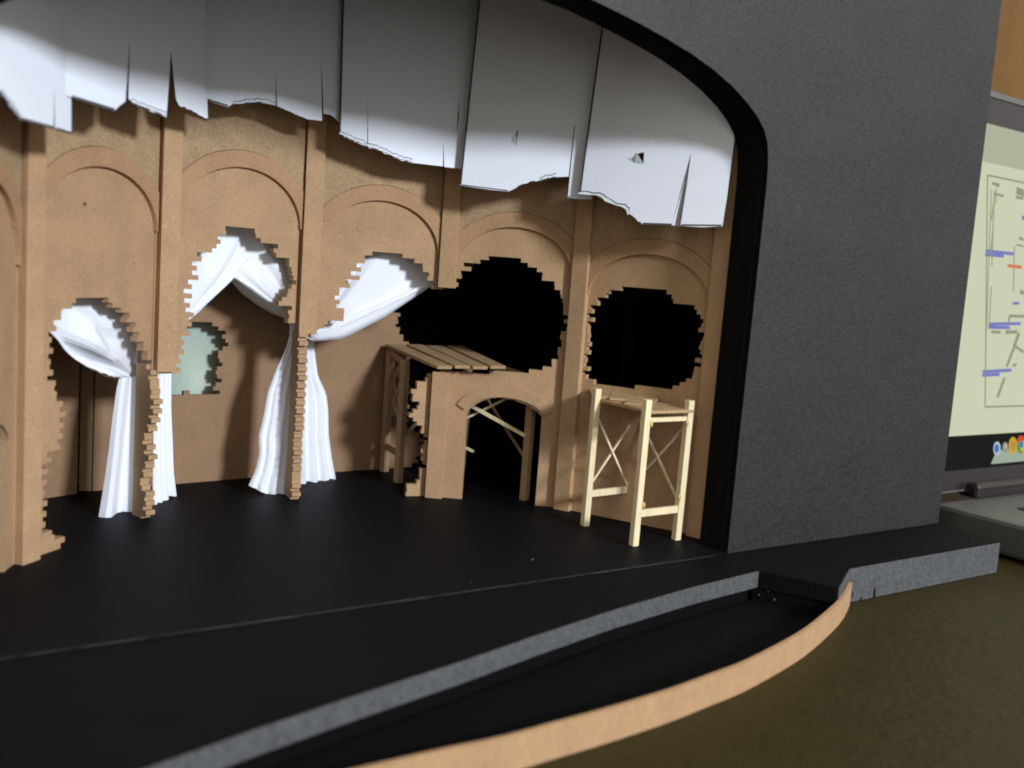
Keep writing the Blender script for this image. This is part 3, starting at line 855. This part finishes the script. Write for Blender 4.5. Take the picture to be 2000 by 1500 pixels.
# lid leans back; everything on it lives in the lid's own plane
TL = math.radians(7)
LN = Vector((0, math.cos(TL), -math.sin(TL)))      # pointing to the back
LU = Vector((0, math.sin(TL), math.cos(TL)))
LO = Vector((X0, YH + .02, ZB + .03))


def lid_px(u, v, off=0.0):
    p = onplane(u, v, LO + LN * off, LN) - LO
    return (p.x, p.dot(LU))


def lid(x, y, off): return LO + Vector((x, 0, 0)) + LU * y + LN * off


def lid_poly(name, pts, o0, o1, m, parent):
    v, f = prism([pts], lambda p: lid(p[0], p[1], o0), lambda p: lid(p[0], p[1], o1))
    return mesh(name, v, f, m, parent)


lt = lid_px(1965, 187)[1]
rect = lambda x0, x1, y0, y1: [(x0, y0), (x1, y0), (x1, y1), (x0, y1)]
lid_o = lid_poly('lid', rect(0, LW, 0, lt), .006, .07, ALU, lp)
lid_poly('rim', rect(0, LW, lt - .028, lt), -.006, .006, ALU, lid_o)
lid_poly('bezel', rect(.01, LW - .01, .01, lt - .03), -.001, .0055, BEZEL, lid_o)
yt = lid_px(1960, 250)[1]; ym = lid_px(1960, 325)[1]; yb = lid_px(1925, 848)[1]; yd = lid_px(1960, 898)[1]
print('LID', lt, yt, ym, yb, yd, lid_px(1855, 862), lid_px(2000, 835), lid_px(1934, 240), lid_px(2000, 262))
SCR = emit('screen_page', (.66, .70, .51), .9)
BAR = emit('screen_toolbar', (.48, .49, .36), .9)
DSK = emit('screen_desktop', (.014, .015, .013), 1)
DOCK = emit('screen_dock', (.42, .52, .40), .8)
INK = emit('screen_ink', (.30, .31, .20), 1)
BLU = emit('screen_blue', (.22, .23, .56), .9)
REDM = emit('screen_red', (.75, .22, .12), .9)
sx0, sx1 = .10, LW - .10
scr = lid_poly('screen', rect(sx0, sx1, yd - .03, yt), -.003, -.0015, DSK, lid_o)
lid_poly('toolbar', rect(sx0, sx1, ym, yt), -.005, -.0035, BAR, lid_o)
lid_poly('page', rect(sx0, sx1, yb, ym), -.005, -.0035, SCR, lid_o)
d0 = lid_px(1934, 903); d1 = lid_px(1941, 868)
lid_poly('dock', [(d0[0], yd - .015), (sx1 - .3, yd - .015), (sx1 - .3, yd + .05), (d0[0] + .05, yd + .05)], -.005, -.0035, DOCK, lid_o)


def line(a, b, w_, m, name='drawing_line'):
    (x0, y0), (x1, y1) = lid_px(*a, -.006), lid_px(*b, -.006)
    d = Vector((x1 - x0, y1 - y0)); n = Vector((-d.y, d.x)).normalized() * w_ * .36
    return lid_poly(name, [(x0 + n.x, y0 + n.y), (x1 + n.x, y1 + n.y), (x1 - n.x, y1 - n.y), (x0 - n.x, y0 - n.y)], -.0075, -.006, m, scr)


# drawing frame follows the page, so build it from the page's own axes
fx0 = lid_px(1926, 345)[0]; fyt = lid_px(1928, 343)[1]; fyb = lid_px(1917, 795)[1]
print('FR', fx0, fyt, fyb)
def seg(x0, y0, x1, y1, w_, m=INK, name='drawing_line'):
    d = Vector((x1 - x0, y1 - y0)); n = Vector((-d.y, d.x)).normalized() * w_ * .36
    return lid_poly(name, [(x0 + n.x, y0 + n.y), (x1 + n.x, y1 + n.y), (x1 - n.x, y1 - n.y), (x0 - n.x, y0 - n.y)], -.0075, -.006, m, scr)
seg(fx0, fyb, fx0, fyt, .012); seg(fx0, fyt, sx1 - .5, fyt, .012); seg(fx0, fyb, sx1 - .5, fyb, .012); seg(sx1 - .5, fyb, sx1 - .5, fyt, .012)
for u, v0, v1 in ((1936, 370, 690), (1942, 372, 520), (1946, 360, 400)):
    line((u, v0), (u - (v1 - v0) * .035, v1), .008, INK)
for a, b, w_ in (((1938, 358), (1952, 362), .02), ((1942, 378), (1960, 383), .015), ((1985, 372), (2000, 378), .05), ((1984, 385), (1998, 388), .02), ((1985, 478), (1999, 481), .012), ((1981, 480), (1979, 570), .01),
                 ((1990, 465), (1999, 468), .02), ((1992, 570), (2000, 572), .03), ((1971, 617), (2000, 618), .02), ((1971, 618), (1970, 628), .02), ((1936, 648), (1954, 649), .02), ((1964, 649), (1986, 648), .025),
                 ((1990, 650), (1980, 678), .03), ((1982, 674), (1966, 716), .025), ((1982, 676), (1999, 688), .02), ((1978, 714), (1985, 712), .02), ((1962, 738), (1948, 775), .025), ((1943, 380), (1936, 430), .01), ((1940, 440), (1934, 500), .01), ((1936, 560), (1931, 640), .01)):
    line(a, b, w_, INK)
for a, b, w_ in (((1925, 490), (1979, 496), .022), ((1924, 497), (1960, 500), .022), ((1931, 633), (1993, 632), .022), ((1930, 639), (1972, 640), .022), ((1919, 726), (1975, 723), .022), ((1918, 733), (1952, 731), .022), ((1978, 593), (1990, 592), .02), ((1996, 425), (2004, 427), .03)):
    line(a, b, w_, BLU, 'blue_note')
line((1968, 519), (1995, 522), .024, REDM, 'red_note')


def icon(u, v, r, parts):
    x, y = lid_px(u, v, -.006)
    for k, (dx_, dy_, rr, cl) in enumerate(parts):
        lid_poly('dock_icon', [(x + dx_ * r + rr * r * math.cos(t_ * math.pi / 8) * .9, y + dy_ * r + rr * r * math.sin(t_ * math.pi / 8)) for t_ in range(16)], -.0075 - .001 * k, -.006 - .001 * k, emit('icon_colour', cl, .8), scr)
icon(1947, 876, .034, [(0, 0, 1, (.55, .66, .72)), (-.15, 0, .6, (.04, .2, .6))])
icon(1963, 874, .03, [(0, 0, .9, (.35, .38, .3)), (.1, .2, .4, (.6, .62, .52))])
icon(1978, 870, .042, [(0, 0, 1, (.75, .45, .03)), (0, 0, .55, (.5, .36, .1))])
icon(1994, 868, .046, [(0, 0, 1, (.75, .1, .05)), (-.25, -.3, .62, (.1, .42, .08)), (.35, -.2, .6, (.8, .6, .05)), (0, 0, .38, (.08, .25, .7))])

# ------------------------------------------------------------------ light
AZ, EL, DIST = math.radians(12), math.radians(19.5), 20
tgt = Vector((0, .8, .9))
ldir = Vector((math.sin(AZ) * math.cos(EL), -math.cos(AZ) * math.cos(EL), math.sin(EL)))
la = bpy.data.lights.new('window_light', 'AREA')
la.shape = 'RECTANGLE'; la.size, la.size_y = 2.4, 2.1
la.energy = 4550
la.color = (.79, .865, 1.0)
lo_ = bpy.data.objects.new('window_light', la); COL.objects.link(lo_)
lo_.location = tgt + ldir * DIST
lo_.rotation_euler = (-ldir).to_track_quat('-Z', 'Y').to_euler()
wd = bpy.data.worlds.new('World'); sc.world = wd; wd.use_nodes = True
bg = wd.node_tree.nodes['Background']
bg.inputs[0].default_value = (1.0, .975, .93, 1)
# a dim room: darker towards the horizon, lighter towards the ceiling
wn, wl = wd.node_tree.nodes, wd.node_tree.links
wt = wn.new('ShaderNodeTexCoord'); wx = wn.new('ShaderNodeSeparateXYZ'); wr = wn.new('ShaderNodeMapRange')
wl.new(wt.outputs['Generated'], wx.inputs[0]); wl.new(wx.outputs['Z'], wr.inputs['Value'])
wr.inputs['From Min'].default_value = 0.0; wr.inputs['From Max'].default_value = 0.9
wr.inputs['To Min'].default_value = .62; wr.inputs['To Max'].default_value = 1.15
wl.new(wr.outputs[0], bg.inputs[1])

# ------------------------------------------------------------------ render settings
sc.view_settings.view_transform = 'Standard'
sc.view_settings.look = 'None'
sc.view_settings.exposure = 0
sc.view_settings.gamma = 1
sc.render.engine = 'CYCLES'
sc.cycles.use_denoising = True
sc.cycles.max_bounces = 8
sc.cycles.pixel_filter_type = 'BLACKMAN_HARRIS'
sc.cycles.filter_width = 1.9
